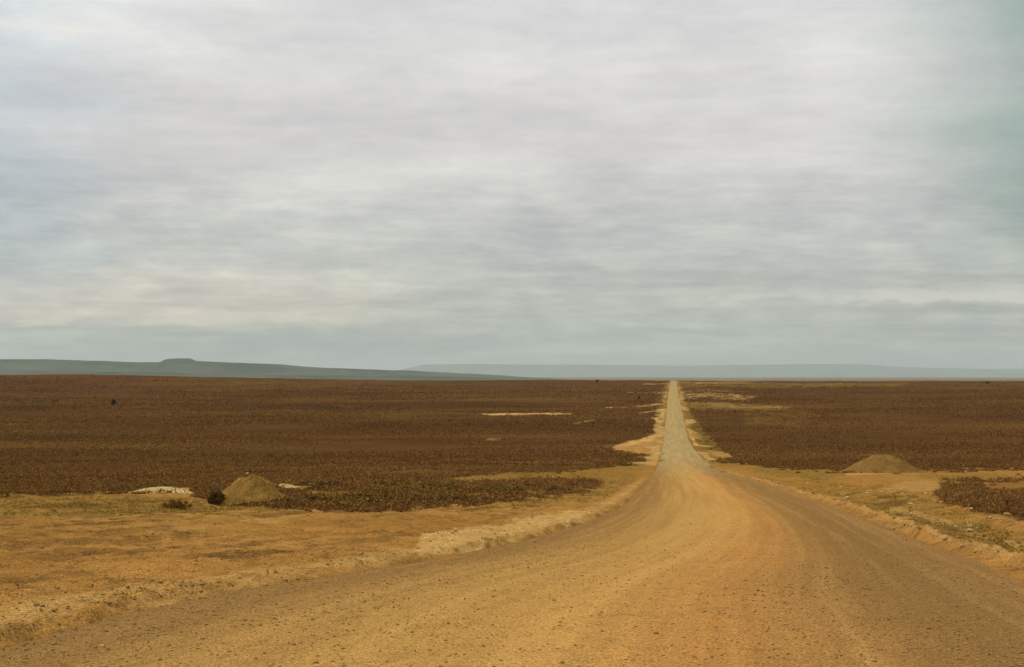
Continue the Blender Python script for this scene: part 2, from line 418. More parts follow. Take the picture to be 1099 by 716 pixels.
def mat_simple(name, c1, c2, scale=6.0, c3=None, bmp=.3, rand=False):
    m, t, b = material(name)
    p = position(t)
    n = t.noise(p, scale, 5, .6); n2 = t.noise(p, scale * 5, 3, .6)
    col = t.mix(t.ramp(n, .35, .68), c1, c2)
    if c3: col = t.mix(t.ramp(n2, .5, .72), col, c3)
    if name == 'heath_leaves': col = tonal(t, p, col)
    if rand:
        col = t.mix(1, col, t.mix(t.attr('tone'), (.80, .80, .82), (1.2, 1.18, 1.14)), 'MULTIPLY')
    t.l(col, b.inputs['Base Color'])
    if bmp: bump(t, b, n2, bmp, .05)
    return m

def mat_mound(name, c1, c2, c3):
    m, t, b = material(name)
    p = position(t)
    n = t.noise(p, .9, 5, .65); n2 = t.noise(p, 5, 4, .7); n3 = t.noise(p, 22, 3, .7)
    runs = t.noise(t.scale(p, (2.5, 2.5, .25)), 1, 4, .6)
    col = t.mix(t.ramp(n, .36, .66), c1, c2)
    col = t.mix(t.ramp(n2, .5, .72), col, c3)
    col = t.mix(t.ramp(runs, .5, .7, 0, .5), col, (c1[0] * .55, c1[1] * .55, c1[2] * .55))
    col = t.mix(1, col, t.mix(t.ramp(n3, .3, .7), (.68, .68, .68), (1.25, 1.25, 1.25)), 'MULTIPLY')
    t.l(col, b.inputs['Base Color'])
    bump(t, b, t.math('ADD', n2, t.math('MULTIPLY', n3, .4)), .7, .12)
    return m

M = dict(
    ground=mat_ground(), road=mat_road(),
    scrub=mat_simple('heath_leaves', (.300, .142, .041), (.25, .119, .035), .5, None, 0, True),
    shrub=mat_simple('shrub_leaves', (.19, .105, .034), (.13, .072, .023), 3, None, 0, True),
    brown_shrub=mat_simple('brown_shrub_leaves', (.25, .138, .033), (.17, .092, .023), 3, None, 0, True),
    grass=mat_simple('dry_grass_blades', (.34, .205, .040), (.23, .14, .028), .8, None, 0, True),
    twig=mat_simple('twig_bark', (.07, .045, .026), (.04, .026, .016), 9),
    tree=mat_simple('tree_leaves', (.050, .040, .018), (.032, .027, .014), 1.2, None, 0, True),
    gravel=mat_simple('gravel_stone', (.36, .21, .068), (.28, .16, .052), 2, None, .2, True),
    clod=mat_simple('earth_clod', (.44, .25, .082), (.30, .16, .05), 5, (.53, .33, .12), .5),
    stone=mat_simple('pale_stone', (.52, .34, .135), (.40, .25, .09), 6, (.58, .40, .18), .4),
    dark_clod=mat_simple('dark_clod', (.27, .14, .04), (.19, .098, .028), 6, (.34, .185, .055), .5),
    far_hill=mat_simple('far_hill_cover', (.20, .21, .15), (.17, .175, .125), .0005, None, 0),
    hill=mat_simple('hazed_hill_cover', (.118, .118, .085), (.070, .076, .058), .0016, (.13, .125, .088), 0),  # some haze put into the hills' own colour, paler and bluer
    mound_a=mat_mound('mound_soil', (.30, .155, .034), (.22, .112, .026), (.42, .23, .060)),
    mound_b=mat_mound('mound_gravel', (.27, .14, .034), (.20, .10, .026), (.36, .20, .056)),
)

# ------------------------------------------------------------------ mesh helpers
def mesh_np(name, verts, faces, smooth=True, loose=4):
    """verts (n,3), faces (m,k) -> mesh"""
    me = bpy.data.meshes.new(name)
    verts = np.asarray(verts, np.float32); faces = np.asarray(faces, np.int32)
    k = faces.shape[1]
    me.vertices.add(len(verts)); me.vertices.foreach_set('co', verts.ravel())
    me.loops.add(faces.size); me.loops.foreach_set('vertex_index', faces.ravel())
    me.polygons.add(len(faces))
    me.polygons.foreach_set('loop_start', np.arange(0, faces.size, k, dtype=np.int32))
    me.polygons.foreach_set('loop_total', np.full(len(faces), k, np.int32))
    if smooth: me.polygons.foreach_set('use_smooth', np.ones(len(faces), bool))
    me.update(); me.validate()
    return me

def add_attr(me, name, arr):
    a = me.attributes.new(name, 'FLOAT', 'POINT')
    a.data.foreach_set('value', np.asarray(arr, np.float32).ravel())

def link(name, me, mat=None, parent=None, loc=(0, 0, 0)):
    o = bpy.data.objects.new(name, me); COL.objects.link(o)
    if mat is not None and not me.materials: me.materials.append(mat)
    if parent: o.parent = parent
    o.location = loc
    return o

def grid_faces(nr, nc):
    i = np.arange(nr - 1)[:, None] * nc + np.arange(nc - 1)[None, :]
    i = i.ravel()
    return np.stack([i, i + 1, i + nc + 1, i + nc], 1)

def tag(o, label, cat, group=None):
    o['label'] = label; o['category'] = cat
    if group: o['group'] = group
    return o

# ------------------------------------------------------------------ ground sheet
s_near = np.exp(np.arange(math.log(2), math.log(95), .0062))
s_mid = np.exp(np.arange(math.log(95), math.log(3200), .011))
s_far = np.exp(np.linspace(math.log(3200), math.log(64000), 64))
ys = np.concatenate([[-300, -120, -50, -20, -9], np.concatenate([s_near, s_mid, s_far]) - 8])
ws = np.concatenate([[900, 420, 200, 90, 30], np.concatenate([s_near, s_mid, s_far])])
tc = np.concatenate([-np.geomspace(2.6, .52, 40)[:-1], np.linspace(-.52, .52, 1040), np.geomspace(.52, 2.6, 40)[1:]])
Y = np.repeat(ys[:, None], len(tc), 1); X = ws[:, None] * tc[None, :] + 0.112 * np.clip(Y, 0, 0)
Zg = ground_z(X, Y)
me = mesh_np('ground', np.stack([X, Y, Zg], -1).reshape(-1, 3), grid_faces(len(ys), len(tc)))
mk = masks(X, Y)
for k, a in mk.items(): add_attr(me, k, a)
g = link('ground', me, M['ground']); g['kind'] = 'structure'
del X, Y, Zg, mk

# ------------------------------------------------------------------ road sheet
ry = np.concatenate([np.arange(-40, -6, 2.0), np.exp(np.arange(math.log(2), math.log(95), .0075)) - 8, np.exp(np.arange(math.log(95), math.log(2600), .014)) - 8])
rc = np.linspace(-.045, 1.045, 230)
YY = np.repeat(ry[:, None], len(rc), 1)
A = np.repeat(rc[None, :], len(ry), 0)
wd = XR(YY) - XL(YY)
XX = XL(YY) + A * wd
XX = XX + np.sign(A - .5) * np.abs(2 * A - 1) ** 4 * 1.5 * fbm(YY / 9.0, np.sign(A - .5) * 7, 79, 4) * sm(80, 200, YY)
def road_z(x, y):
    a = (x - XL(y)) / (XR(y) - XL(y))
    z = -H0(y) - .03
    z = z + .07 * (1 - (2 * a - 1) ** 2)                       # camber
    for c in (.30, .43, .55, .66):
        z = z - .018 * np.exp(-((a - c) / .035) ** 2)            # wheel tracks
    z = z + .03 * np.exp(-((a - .8) / .06) ** 2) * vnoise(y * .2, a * 9, 71)
    z = z + .022 * fbm(a * 30, y * .25, 73, 3) * sm(2, 20, 200 - y)
    z = z + .012 * fbm(x * 2.5, y * 2.5, 75, 3) + .009 * fbm(x * 11, y * 11, 77, 2)
    edge = sm(-.004, -.036, a) + sm(1.004, 1.036, a)
    return z - .14 * edge
ZZ = road_z(XX, YY)
me = mesh_np('road', np.stack([XX, YY, ZZ], -1).reshape(-1, 3), grid_faces(len(ry), len(rc)))
add_attr(me, 'across', A); add_attr(me, 'along', YY)
rd = link('road', me, M['road']); rd['kind'] = 'structure'
del XX, YY, ZZ, A, wd

# ------------------------------------------------------------------ distant hills
def ridge(name, dist, depth, prof, base, seed, rough, mat):
    """a long ridge: skyline heights (image pixel column, row) at 'dist', with front slope and back"""
    us = np.array([q[0] for q in prof], float); vs = np.array([q[1] for q in prof], float)
    nx = 900; ny = 26
    uu = np.linspace(us[0], us[-1], nx)
    hh = np.interp(uu, us, vs)
    hh = np.convolve(np.pad(hh, 1, mode='edge'), np.ones(3) / 3, 'valid')
    top = (V0 - hh) / F * dist
    xs = (uu - U0) / F * dist
    k = np.linspace(-1, 1, ny)
    X = np.repeat(xs[None, :], ny, 0)
    Yd = dist + k[:, None] * depth + 0 * X
    X = X * Yd / dist
    Yd = Yd + depth * .05 * fbm(X / (depth * .6), Yd * 0 + seed, seed, 3)
    top = top + dist * .00028 * fbm(xs / (dist * .012), xs * 0 + seed, seed + 3, 4)
    c = 1 - np.abs(k[:, None]) ** 1.6
    c = np.where(k[:, None] < 0, sm(0, 1, 1 + k[:, None]) * .55 + .45 * (1 + k[:, None]), c)
    gul = 1 + rough * fbm(X / (depth * .22), Yd / (depth * .5), seed + 5, 4) * (1 - c) * 2
    Z = base + (top[None, :] - base) * c * gul
    Z = Z + c * fbm(X / 500, Yd / 500, seed + 9, 3) * (dist * .00012)
    me = mesh_np(name, np.stack([X, Yd, Z], -1).reshape(-1, 3), grid_faces(ny, nx))
    o = link(name, me, mat); o['kind'] = 'structure'
    return o
ridge('hills', 12500, 1700, [(-420, 388), (-200, 383), (-60, 384), (0, 385), (50, 385.3), (90, 386.6), (140, 388.2), (172, 388.2), (177, 385.4), (182, 384.6), (193, 384.3), (205, 384.9), (210, 387.2),
      (250, 389), (300, 390.6), (330, 393.5), (360, 395), (410, 397), (440, 397.6), (470, 399.5), (520, 402), (560, 404.5), (640, 409)], -72, 3, .35, M['hill'])
ridge('hills', 8200, 700, [(-300, 401), (0, 397), (120, 399), (240, 401), (330, 403), (420, 403.5), (500, 404.5), (540, 407), (560, 410)], -72, 13, .35, M['hill'])
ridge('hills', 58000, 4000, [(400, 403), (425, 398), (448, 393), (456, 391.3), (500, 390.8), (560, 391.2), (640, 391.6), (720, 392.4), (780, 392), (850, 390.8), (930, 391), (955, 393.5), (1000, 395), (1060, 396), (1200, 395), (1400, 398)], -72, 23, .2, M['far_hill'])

# ------------------------------------------------------------------ mounds of dug earth
def mound(name, u, v, w, h, d, mat, label, seed, skew=0.0):
    x, y = at(u, v)
    n = 90
    gx = np.linspace(-1.25, 1.25, n); gy = np.linspace(-1.25, 1.25, n)
    GX, GY = np.meshgrid(gx, gy)
    r = np.hypot(GX - skew * .12, GY) * (1 + .16 * fbm(GX * 1.7, GY * 1.7, seed, 3))
    hh = np.clip(1 - r, 0, None)
    prof = np.where(r < .22, 1 - .9 * (r / .22) ** 2 * .12 * 1.0, 0)
    hgt = h * np.minimum(sm(0, 1, np.clip(1.05 - r, 0, 1)) * .55 + .52 * np.clip(1.05 - r, 0, 1), 1)
    hgt = hgt + h * .15 * fbm(GX * 4, GY * 4, seed + 2, 4) * np.clip(1.3 - r, 0, 1) + h * .06 * fbm(GX * 14, GY * 14, seed + 4, 2) * np.clip(1.2 - r, 0, 1)
    WX = x + GX * w / 2; WY = y + GY * d / 2
    Z = ground_z(WX, WY) + hgt - .16 * sm(1.0, 1.2, r) - .02
    o = link(name, mesh_np(name, np.stack([WX - x, WY - y, Z - float(ground_z(x, y))], -1).reshape(-1, 3), grid_faces(n, n)), mat, None, (x, y, float(ground_z(x, y))))
    tag(o, label, 'mound')
    return o, float(Z.max())
mL, topL = mound('dirt_mound', 267, 543, 3.8, 1.2, 3.2, M['mound_a'], 'steep grassy earth mound with a pale stone on top, behind the round dark bush', 101, .3)
mR, topR = mound('dirt_mound', 949, 506.5, 11, 2.15, 8.0, M['mound_b'], 'wide low heap of brown gravel on pale ground right of the road', 131, -.2)

M['chalk'] = mat_mound('chalky_earth', (.62, .44, .18), (.52, .35, .13), (.66, .50, .23))
mound('spoil_bank', 176, 530.5, 4.8, .32, 1.5, M['chalk'], 'long low bank of whitish earth on the heath edge, left of the round dark bush', 161)
mound('spoil_bank', 306, 524, 2.2, .24, 1.2, M['chalk'], 'small whitish patch of earth behind the right foot of the steep mound', 163)

# ------------------------------------------------------------------ stones and clods
def rock_mesh(name, seed, flat=.6, sub=2):
    import bmesh
    bm = bmesh.new(); bmesh.ops.create_icosphere(bm, subdivisions=sub, radius=1)
    rr = random.Random(seed)
    ax = [(rr.uniform(-1, 1), rr.uniform(-1, 1), rr.uniform(-1, 1), rr.uniform(.55, .95)) for _ in range(9)]
    for vtx in bm.verts:
        c = vtx.co
        for (a, b_, c_, lim) in ax:      # knock facets off the ball
            L = math.sqrt(a * a + b_ * b_ + c_ * c_) or 1
            d = (c.x * a + c.y * b_ + c.z * c_) / L
            if d > lim * .85:
                k = d - lim * .85
                c.x -= a / L * k; c.y -= b_ / L * k; c.z -= c_ / L * k
        c.z *= flat; c.x *= 1.15
    me = bpy.data.meshes.new(name); bm.to_mesh(me); bm.free()
    return me
ROCKS = [rock_mesh('stone', 300 + i, random.uniform(.5, .75)) for i in range(6)]
def rocks_for(mat):
    out = []
    for r0 in ROCKS:
        r1 = r0.copy(); r1.materials.append(mat); out.append(r1)
    return out
PALE, CLOD, DARK = rocks_for(M['stone']), rocks_for(M['clod']), rocks_for(M['dark_clod'])

def top_z(x, y):
    dL, dR = road_dist(x, y)
    zg = ground_z(x, y)
    if max(float(dL), float(dR)) < .45: return float(max(zg, road_z(np.float64(x), np.float64(y))))
    return float(zg)
def put_rock(kind, name, x, y, size, label, cat, group=None, z=None):
    o = bpy.data.objects.new(name, random.choice(kind)); COL.objects.link(o)
    o.location = (x, y, (top_z(x, y) if z is None else z) + size * .18)
    o.rotation_euler = (random.uniform(-.2, .2), random.uniform(-.2, .2), random.uniform(0, 6.28))
    o.scale = (size * random.uniform(.8, 1.25), size * random.uniform(.8, 1.2), size * random.uniform(.75, 1.1))
    return tag(o, label, cat, group)

put_rock(PALE, 'stone', mL.location.x - .02, mL.location.y - .05, .10, 'small pale stone on the very top of the steep grassy mound', 'stone', None, topL - .02)
for k in range(26):
    a = random.uniform(0, 6.28); q = random.uniform(.75, 1.25)
    put_rock(CLOD, 'clod', mL.location.x + 1.9 * q * math.cos(a), mL.location.y + 1.6 * q * math.sin(a), random.uniform(.04, .11), 'clod of earth lying round the foot of the steep grassy mound', 'clod', 'clods round the left mound')
for k in range(24):
    a = random.uniform(0, 6.28); q = random.uniform(.75, 1.15)
    put_rock(CLOD, 'clod', mR.location.x + 5.5 * q * math.cos(a), mR.location.y + 4 * q * math.sin(a), random.uniform(.08, .24), 'lump of gravelly earth spilled round the foot of the wide low heap', 'clod', 'lumps round the right heap')
# pale stones strewn over the right verge
n = 0
while n < 46:
    u = random.uniform(865, 1095); v = random.uniform(510, 572)
    lo = 508 + (u - 865) * .14; hi = 524 + (u - 865) * .30
    if not (lo < v < min(hi, 585)): continue
    x, y = at(u, v)
    put_rock(PALE, 'stone', x, y, random.uniform(.035, .10) * (1 + .004 * y), 'pale stone strewn on the rough right verge below the gravel heap', 'stone', 'pale stones on the right verge')
    n += 1
# clods of the windrow on the right
n = 0
while n < 112:
    y = math.exp(random.uniform(math.log(17), math.log(120)))
    if vnoise(np.float64(y * .5), np.float64(0.), 27) < .35: continue
    x = float(XR(y)) + random.gauss(.40, .22)
    put_rock(CLOD, 'clod', x, y, random.uniform(.02, .07) * (1 + .01 * y), 'pale clod of earth in the low windrow along the right road edge', 'clod', 'clods in the right windrow')
    n += 1
# clods and broken lumps of the bank on the left
n = 0
while n < 112:
    y = math.exp(random.uniform(math.log(9.5), math.log(60)))
    if vnoise(np.float64(y * .4), np.float64(3.), 29) < .4: continue
    x = float(XL(y)) - random.gauss(.15, .22)
    put_rock(DARK if random.random() < .7 else CLOD, 'clod', x, y, random.uniform(.008, .022) * (1 + .014 * y), 'broken lump of earth at the foot of the bank, left road edge', 'clod', 'lumps along the left bank')
    n += 1
# stones lying about on the left verge
n = 0
while n < 26:
    u = random.uniform(5, 520); v = random.uniform(556, 640)
    x, y = at(u, v)
    if float(XL(y)) - x < .8: continue
    put_rock(CLOD, 'stone', x, y, random.uniform(.012, .03) * (1 + .008 * y), 'small stone lying on the bare orange verge left of the bank', 'stone', 'stones on the left verge')
    n += 1
for (u, v, s, lab) in [(600, 700, .03, 'pale flat stone on the road near the lower edge, middle'), (578, 700, .02, 'small cream stone on the gravel road surface, left of the flat one'),
                       (540, 689, .024, 'cream stone lying alone on the gravel road left of the middle'), (112, 690, .024, 'white stone in coarse gravel at lower left'),
                       (131, 689, .02, 'second white stone in coarse gravel at lower left, right of its twin')]:
    x, y = at(u, v)
    put_rock(PALE, 'stone', x, y, s, lab, 'stone', None, float(road_z(np.float64(x), np.float64(y))))

# loose gravel (uncountable)
def scatter_rocks(name, px, py, pz, size, mat, seed):
    ico = ROCKS[0]
    import bmesh
    bm = bmesh.new(); bmesh.ops.create_icosphere(bm, subdivisions=1, radius=1)
    bv = np.array([v.co[:] for v in bm.verts]); bf = np.array([[v.index for v in f.verts] for f in bm.faces]); bm.free()
    r = np.random.default_rng(seed)
    N = len(px)
    jit = r.uniform(.65, 1.3, (N, len(bv), 1))
    P = bv[None] * jit
    sc = size[:, None, None] * np.stack([r.uniform(.8, 1.5, N), r.uniform(.7, 1.2, N), r.uniform(.45, .8, N)], -1)[:, None, :]
    P = P * sc
    a = r.uniform(0, 6.28, N); c, s = np.cos(a)[:, None], np.sin(a)[:, None]
    Xr = P[..., 0] * c - P[..., 1] * s; Yr = P[..., 0] * s + P[..., 1] * c
    V = np.stack([Xr + px[:, None], Yr + py[:, None], P[..., 2] + (pz + size * .15)[:, None]], -1)
    Fc = (bf[None] + (np.arange(N) * len(bv))[:, None, None]).reshape(-1, 3)
    me = mesh_np(name, V.reshape(-1, 3), Fc, smooth=False)
    add_attr(me, 'tone', np.repeat(r.uniform(0, 1, N), len(bv)))
    o = link(name, me, mat); o['kind'] = 'stuff'
    return o
N = 110000
gy = np.exp(RNG.uniform(math.log(6), math.log(70), N)); ga = RNG.uniform(-.02, 1.02, N)
keep = RNG.uniform(0, 1, N) < (1 - sm(20, 68, gy)) * np.interp(ga, [0, .08, .22, .3, .43, .55, .62, .68, .8, .95, 1], [1, .9, .5, .25, .25, .15, .2, .6, .8, .8, .9]) * (.35 + .9 * vnoise(ga * 20, gy * .3, 81))
gy, ga = gy[keep], ga[keep]
gx = XL(gy) + ga * (XR(gy) - XL(gy))
gs = RNG.lognormal(math.log(.0048), .5, len(gx)) * (1 + .012 * gy)
scatter_rocks('loose_gravel', gx, gy, road_z(gx, gy), np.clip(gs, .003, .017), M['gravel'], 5)
# grit on the verges
N = 60000
gu = RNG.uniform(-60, 1180, N); gv = RNG.uniform(530, 716, N)
gy = np.interp(-gv, -_iv, _iy); gx = (gu - U0) * gy / F
dL, dR = road_dist(gx, gy)
keep = (np.maximum(dL, dR) > .1) & (RNG.uniform(0, 1, N) < .2 + .8 * sm(.45, .7, vnoise(gx * .6, gy * .6, 83)))
gx, gy = gx[keep], gy[keep]
gs = RNG.lognormal(math.log(.0065), .55, len(gx)) * (1 + .015 * gy)
scatter_rocks('verge_grit', gx, gy, ground_z(gx, gy), np.clip(gs, .004, .04), M['gravel'], 6)

# ------------------------------------------------------------------ plants
def blade_cloud(px, py, pz, w, h, n, seed, spread=.5, leaf=.16, absleaf=None):
    """n small triangular leaves per plant, filling a dome w wide and h high"""
    r = np.random.default_rng(seed); N = len(px)
    a = r.uniform(0, 2 * np.pi, (N, n)); rad = np.sqrt(r.uniform(0, 1, (N, n))) * .5
    hz = r.uniform(.05, 1, (N, n)) * np.sqrt(np.clip(1 - (rad * 2) ** 2 * .75, .1, 1))
    W = w[:, None]; H = h[:, None]
    cx = px[:, None] + np.cos(a) * rad * W; cy = py[:, None] + np.sin(a) * rad * W; cz = pz[:, None] + hz * H
    base = leaf * (W + H) * .5 if absleaf is None else np.asarray(absleaf)[:, None]
    size = base * r.uniform(.6, 1.5, (N, n))
    d1 = r.normal(0, 1, (N, n, 3)); d1[..., 2] = np.abs(d1[..., 2]) * .9 + .2
    d1 /= np.linalg.norm(d1, axis=-1, keepdims=True)
    d2 = r.normal(0, 1, (N, n, 3)); d2 -= d1 * (d1 * d2).sum(-1, keepdims=True); d2 /= np.linalg.norm(d2, axis=-1, keepdims=True)
    C = np.stack([cx, cy, cz], -1)
    s = size[..., None]
    V = np.stack([C - d2 * s * .5, C + d2 * s * .5, C + d1 * s * 1.5], 2)   # N,n,3,3
    tone = np.clip(r.uniform(.1, .9, (N, 1)) * .6 + r.uniform(0, 1, (N, n)) * .4, 0, 1)
    return V.reshape(-1, 3), np.arange(N * n * 3).reshape(-1, 3), np.repeat(tone.ravel(), 3)

def stuff_plants(name, px, py, w, h, n, mat, seed, leaf, absleaf=None):
    V, Fc, tone = blade_cloud(px, py, ground_z(px, py) - .02, w, h, n, seed, leaf=leaf, absleaf=absleaf)
    me = mesh_np(name, V, Fc, smooth=False); add_attr(me, 'tone', tone)
    o = link(name, me, mat); o['kind'] = 'stuff'
    return o

def sample(N, u0, u1, v0, v1, fn, seed):
    r = np.random.default_rng(seed)
    u = r.uniform(u0, u1, N); v = r.uniform(v0, v1, N)
    y = np.interp(-v, -_iv, _iy); x = (u - U0) * y / F
    mk = masks(x, y)
    dL, dR = road_dist(x, y)
    k = (r.uniform(0, 1, N) < fn(mk, x, y)) & (np.maximum(dL, dR) > 1.0)
    return x[k], y[k]

# heath scrub: knee-high dry bushes covering the plain, too many to count
def heath_weight(m, x, y):
    return (1 - np.clip(m['bare'] * 1.25 + m['pale'] * 1.5 + m['grass'] * .6, 0, 1)) * np.clip(.42 + 1.5 * fbm(x * .09, y * .06, 85, 3) * (y < 300) + 1.1 * fbm(x * .02, y * .012, 86, 3) + .4 * m['dark'], 0, 1) * np.where((x > 0) & (y < 95), .5, 1)
hx, hy = sample(120000, -120, 1220, 488, 552, heath_weight, 11)
hw = np.clip(RNG.lognormal(math.log(.42), .5, len(hx)), .15, 1.3) * (1 + hy * .0008)
hh = hw * RNG.uniform(.2, .5, len(hx)) * np.where(hy < 95, np.where(hx > 0, .35, .65), 1)
stuff_plants('heath_scrub', hx, hy, hw, hh, 36, M['scrub'], 12, .22, .034 + .0004 * hy)
hx, hy = sample(90000, -120, 1220, 408, 489, lambda m, x, y: heath_weight(m, x, y) * np.clip(1 - 1.5 * m['grass'] - m['pale'], 0, 1) * sm(2300, 900, y), 15)
hw = np.clip(RNG.lognormal(math.log(.5), .55, len(hx)), .2, 1.6) * (1 + hy * .0005)
hh = hw * RNG.uniform(.15, .4, len(hx))
stuff_plants('heath_scrub', hx, hy, hw, hh, 16, M['scrub'], 16, .22, .07 + .00035 * hy)

# dry grass on verges
dx, dy = sample(110000, -60, 1180, 488, 640, lambda m, x, y: np.clip((m['grass'] - .2) * 1.1 + m['bare'] * .03 * (vnoise(x * .5, y * .5, 87) > .6), 0, 1) * (1 - m['pale']), 13)
dw = RNG.uniform(.06, .2, len(dx)) * (1 + dy * .004); dh = RNG.uniform(.03, .09, len(dx)) * (1 + dy * .003)
stuff_plants('dry_grass', dx, dy, dw, dh, 9, M['grass'], 14, .24)

def plant_mesh(name, w, h, n, seed, leaf, mat, twigs=True):
    z = np.zeros(1)
    V, Fc, tone = blade_cloud(z, z, z, np.array([w]), np.array([h]), n, seed, leaf=leaf)
    # uneven outline: push whole sectors in and out
    ang = np.arctan2(V[:, 1], V[:, 0])
    k = .78 + .5 * vnoise(ang * 1.3 + 5, V[:, 2] / h * 2.5, seed)
    V[:, 0] *= k; V[:, 1] *= k; V[:, 2] *= (.8 + .35 * vnoise(ang * 1.6, ang * 0 + 2., seed + 1))
    me = mesh_np(name, V, Fc, smooth=False); add_attr(me, 'tone', tone); me.materials.append(mat)
    return me
def stem_mesh(name, w, h, n, seed, r0):
    r = random.Random(seed); V = []; Fc = []
    for k in range(n):
        a = r.uniform(0, 6.28); e = (math.cos(a) * w * .4 * r.uniform(.3, 1), math.sin(a) * w * .4 * r.uniform(.3, 1), h * r.uniform(.55, .95))
        pts = [(0, 0, -.05), (e[0] * .3 + r.uniform(-.05, .05) * w, e[1] * .3, e[2] * .5), e]
        b0 = len(V)
        for i, p in enumerate(pts):
            rr = r0 * (1 - i * .4)
            for q in range(5): V.append((p[0] + rr * math.cos(q * 1.2566), p[1] + rr * math.sin(q * 1.2566), p[2]))
        for i in range(2):
            for q in range(5): Fc.append((b0 + i * 5 + q, b0 + i * 5 + (q + 1) % 5, b0 + (i + 1) * 5 + (q + 1) % 5, b0 + (i + 1) * 5 + q))
    me = mesh_np(name, V, Fc); me.materials.append(M['twig'])
    return me

def plant(name, x, y, foliage_me, stem_me, label, cat, group=None, s=1.0, foliage_name='foliage', stem_name='stem'):
    e = bpy.data.objects.new(name, None); COL.objects.link(e); e.empty_display_size = .3
    e.location = (x, y, float(ground_z(x, y)) - .02); e.rotation_euler = (0, 0, random.uniform(0, 6.28)); e.scale = (s, s, s * random.uniform(.85, 1.15))
    link(foliage_name, foliage_me, None, e); link(stem_name, stem_me, None, e)
    return tag(e, label, cat, group)

x, y = at(232, 544)
plant('bush', x, y, plant_mesh('foliage', .62, .62, 420, 201, .13, M['shrub']), stem_mesh('stem', .6, .55, 6, 202, .012), 'round dark bush standing just left of the steep grassy mound', 'bush')
x, y = at(191, 549)
plant('bush', x, y, plant_mesh('foliage', .85, .28, 320, 203, .12, M['brown_shrub']), stem_mesh('stem', .8, .26, 7, 204, .012), 'straggly brown bush below the white patch, left of the round dark bush', 'bush')
for (u, v, w, h, lab) in [(122, 668, .15, .08, 'dark tuft on the left road edge, near the lower left corner'), (85, 671, .14, .06, 'small tuft on the broken bank edge at lower left, left of the dark tuft'),
                          (178, 655, .18, .06, 'ragged tuft along the bank, above the coarse gravel at lower left'), (160, 660, .14, .05, 'low tuft on the bank just right of the dark corner tuft')]:
    x, y = at(u, v)
    plant('grass_tuft', x, y, plant_mesh('blades', w, h, 130, int(u), .16, M['brown_shrub']), stem_mesh('stem', w, h * .8, 5, int(v), .004), lab, 'tuft', foliage_name='blades')

# shrubs of the band between verge and heath, left
SH = [(plant_mesh('foliage', random.uniform(.7, 1.3), random.uniform(.20, .38), 340, 400 + i, .10, M['shrub'] if i % 2 else M['brown_shrub']), stem_mesh('stem', .8, .4, 6, 420 + i, .012)) for i in range(6)]
def band(P, count, label, group, seed, smin=.6, smax=1.1):
    r = random.Random(seed); n = 0
    us = [p[0] for p in P]; vs = [p[1] for p in P]; tries = 0
    while n < count and tries < 5000:
        tries += 1
        u = r.uniform(min(us), max(us)); v = r.uniform(min(vs), max(vs))
        if poly_sd(np.array([u]), np.array([v]), P)[0] < 0: continue
        x, y = at(u, v)
        f_, s_ = r.choice(SH)
        plant('shrub', x, y, f_, s_, label, 'shrub', group, r.uniform(smin, smax)); n += 1
band([(240, 541), (330, 546), (430, 547), (500, 541), (505, 536), (430, 534), (330, 536), (300, 538)], 38, 'low dark shrub in the dense band to the right of the steep mound', 'shrubs in the band right of the left mound', 1)
band([(430, 523), (520, 521), (600, 520), (635, 517), (600, 530), (540, 534), (450, 531)], 30, 'low shrub in the dark strip behind the grassy verge, left of the road', 'shrubs in the strip left of the road', 2, .6, 1.2)
band([(330, 519), (440, 515), (440, 522), (395, 527), (330, 530)], 16, 'shrub at the heath edge right behind the steep mound, left of the road', 'shrubs behind the left mound', 3, .7, 1.2)
band([(1012, 531), (1099, 529), (1160, 533), (1180, 570), (1099, 557), (1050, 549), (1015, 540)], 16, 'dark low shrub in the hollow at the right edge of the photo', 'shrubs in the right hollow', 4, .35, .6)
band([(0, 531), (140, 528), (140, 531), (0, 535)], 14, 'small shrub on the heath edge left of the white patch', 'shrubs left of the white patch', 5, .5, .8)
for (u, v) in [(1000, 537), (986, 521), (1075, 561)]:
    pass

# lone tree far out on the left, bushes on the far rise
def lone_tree(x, y, h, w, label, seed):
    e = bpy.data.objects.new('tree', None); COL.objects.link(e)
    e.location = (x, y, float(ground_z(x, y)) - .05)
    r = np.random.default_rng(seed)
    k = 9
    px = r.normal(0, w * .2, k); py = r.normal(0, w * .2, k); pz = h * np.linspace(.02, .72, k)
    wz = w * .62 * (1.1 - pz / h)
    V, Fc, tone = blade_cloud(px, py, pz, wz + .4, wz + .3, 80, seed, leaf=.16)
    me = mesh_np('crown', V, Fc, smooth=False); add_attr(me, 'tone', tone); me.materials.append(M['tree'])
    link('crown', me, None, e)
    link('trunk', stem_mesh('trunk', w * .7, h * .85, 5, seed, h * .03), None, e)
    return tag(e, label, 'tree')
x, y = at(122.5, 435); lone_tree(x, y, 4.4, 3.2, 'lone dark tree far out on the heath, left of the road', 501)
x, y = at(686, 428); lone_tree(x, y, 2.0, 1.5, 'tiny dark tree on the far heath just left of the distant road', 502)
x, y = at(1060, 411.5); lone_tree(x, y, 2.6, 3.6, 'low dark tree on the horizon near the right edge', 503)
x, y = at(641, 410); lone_tree(x, y, 2.2, 4.0, 'low dark tree on the horizon left of the far end of the road', 504)

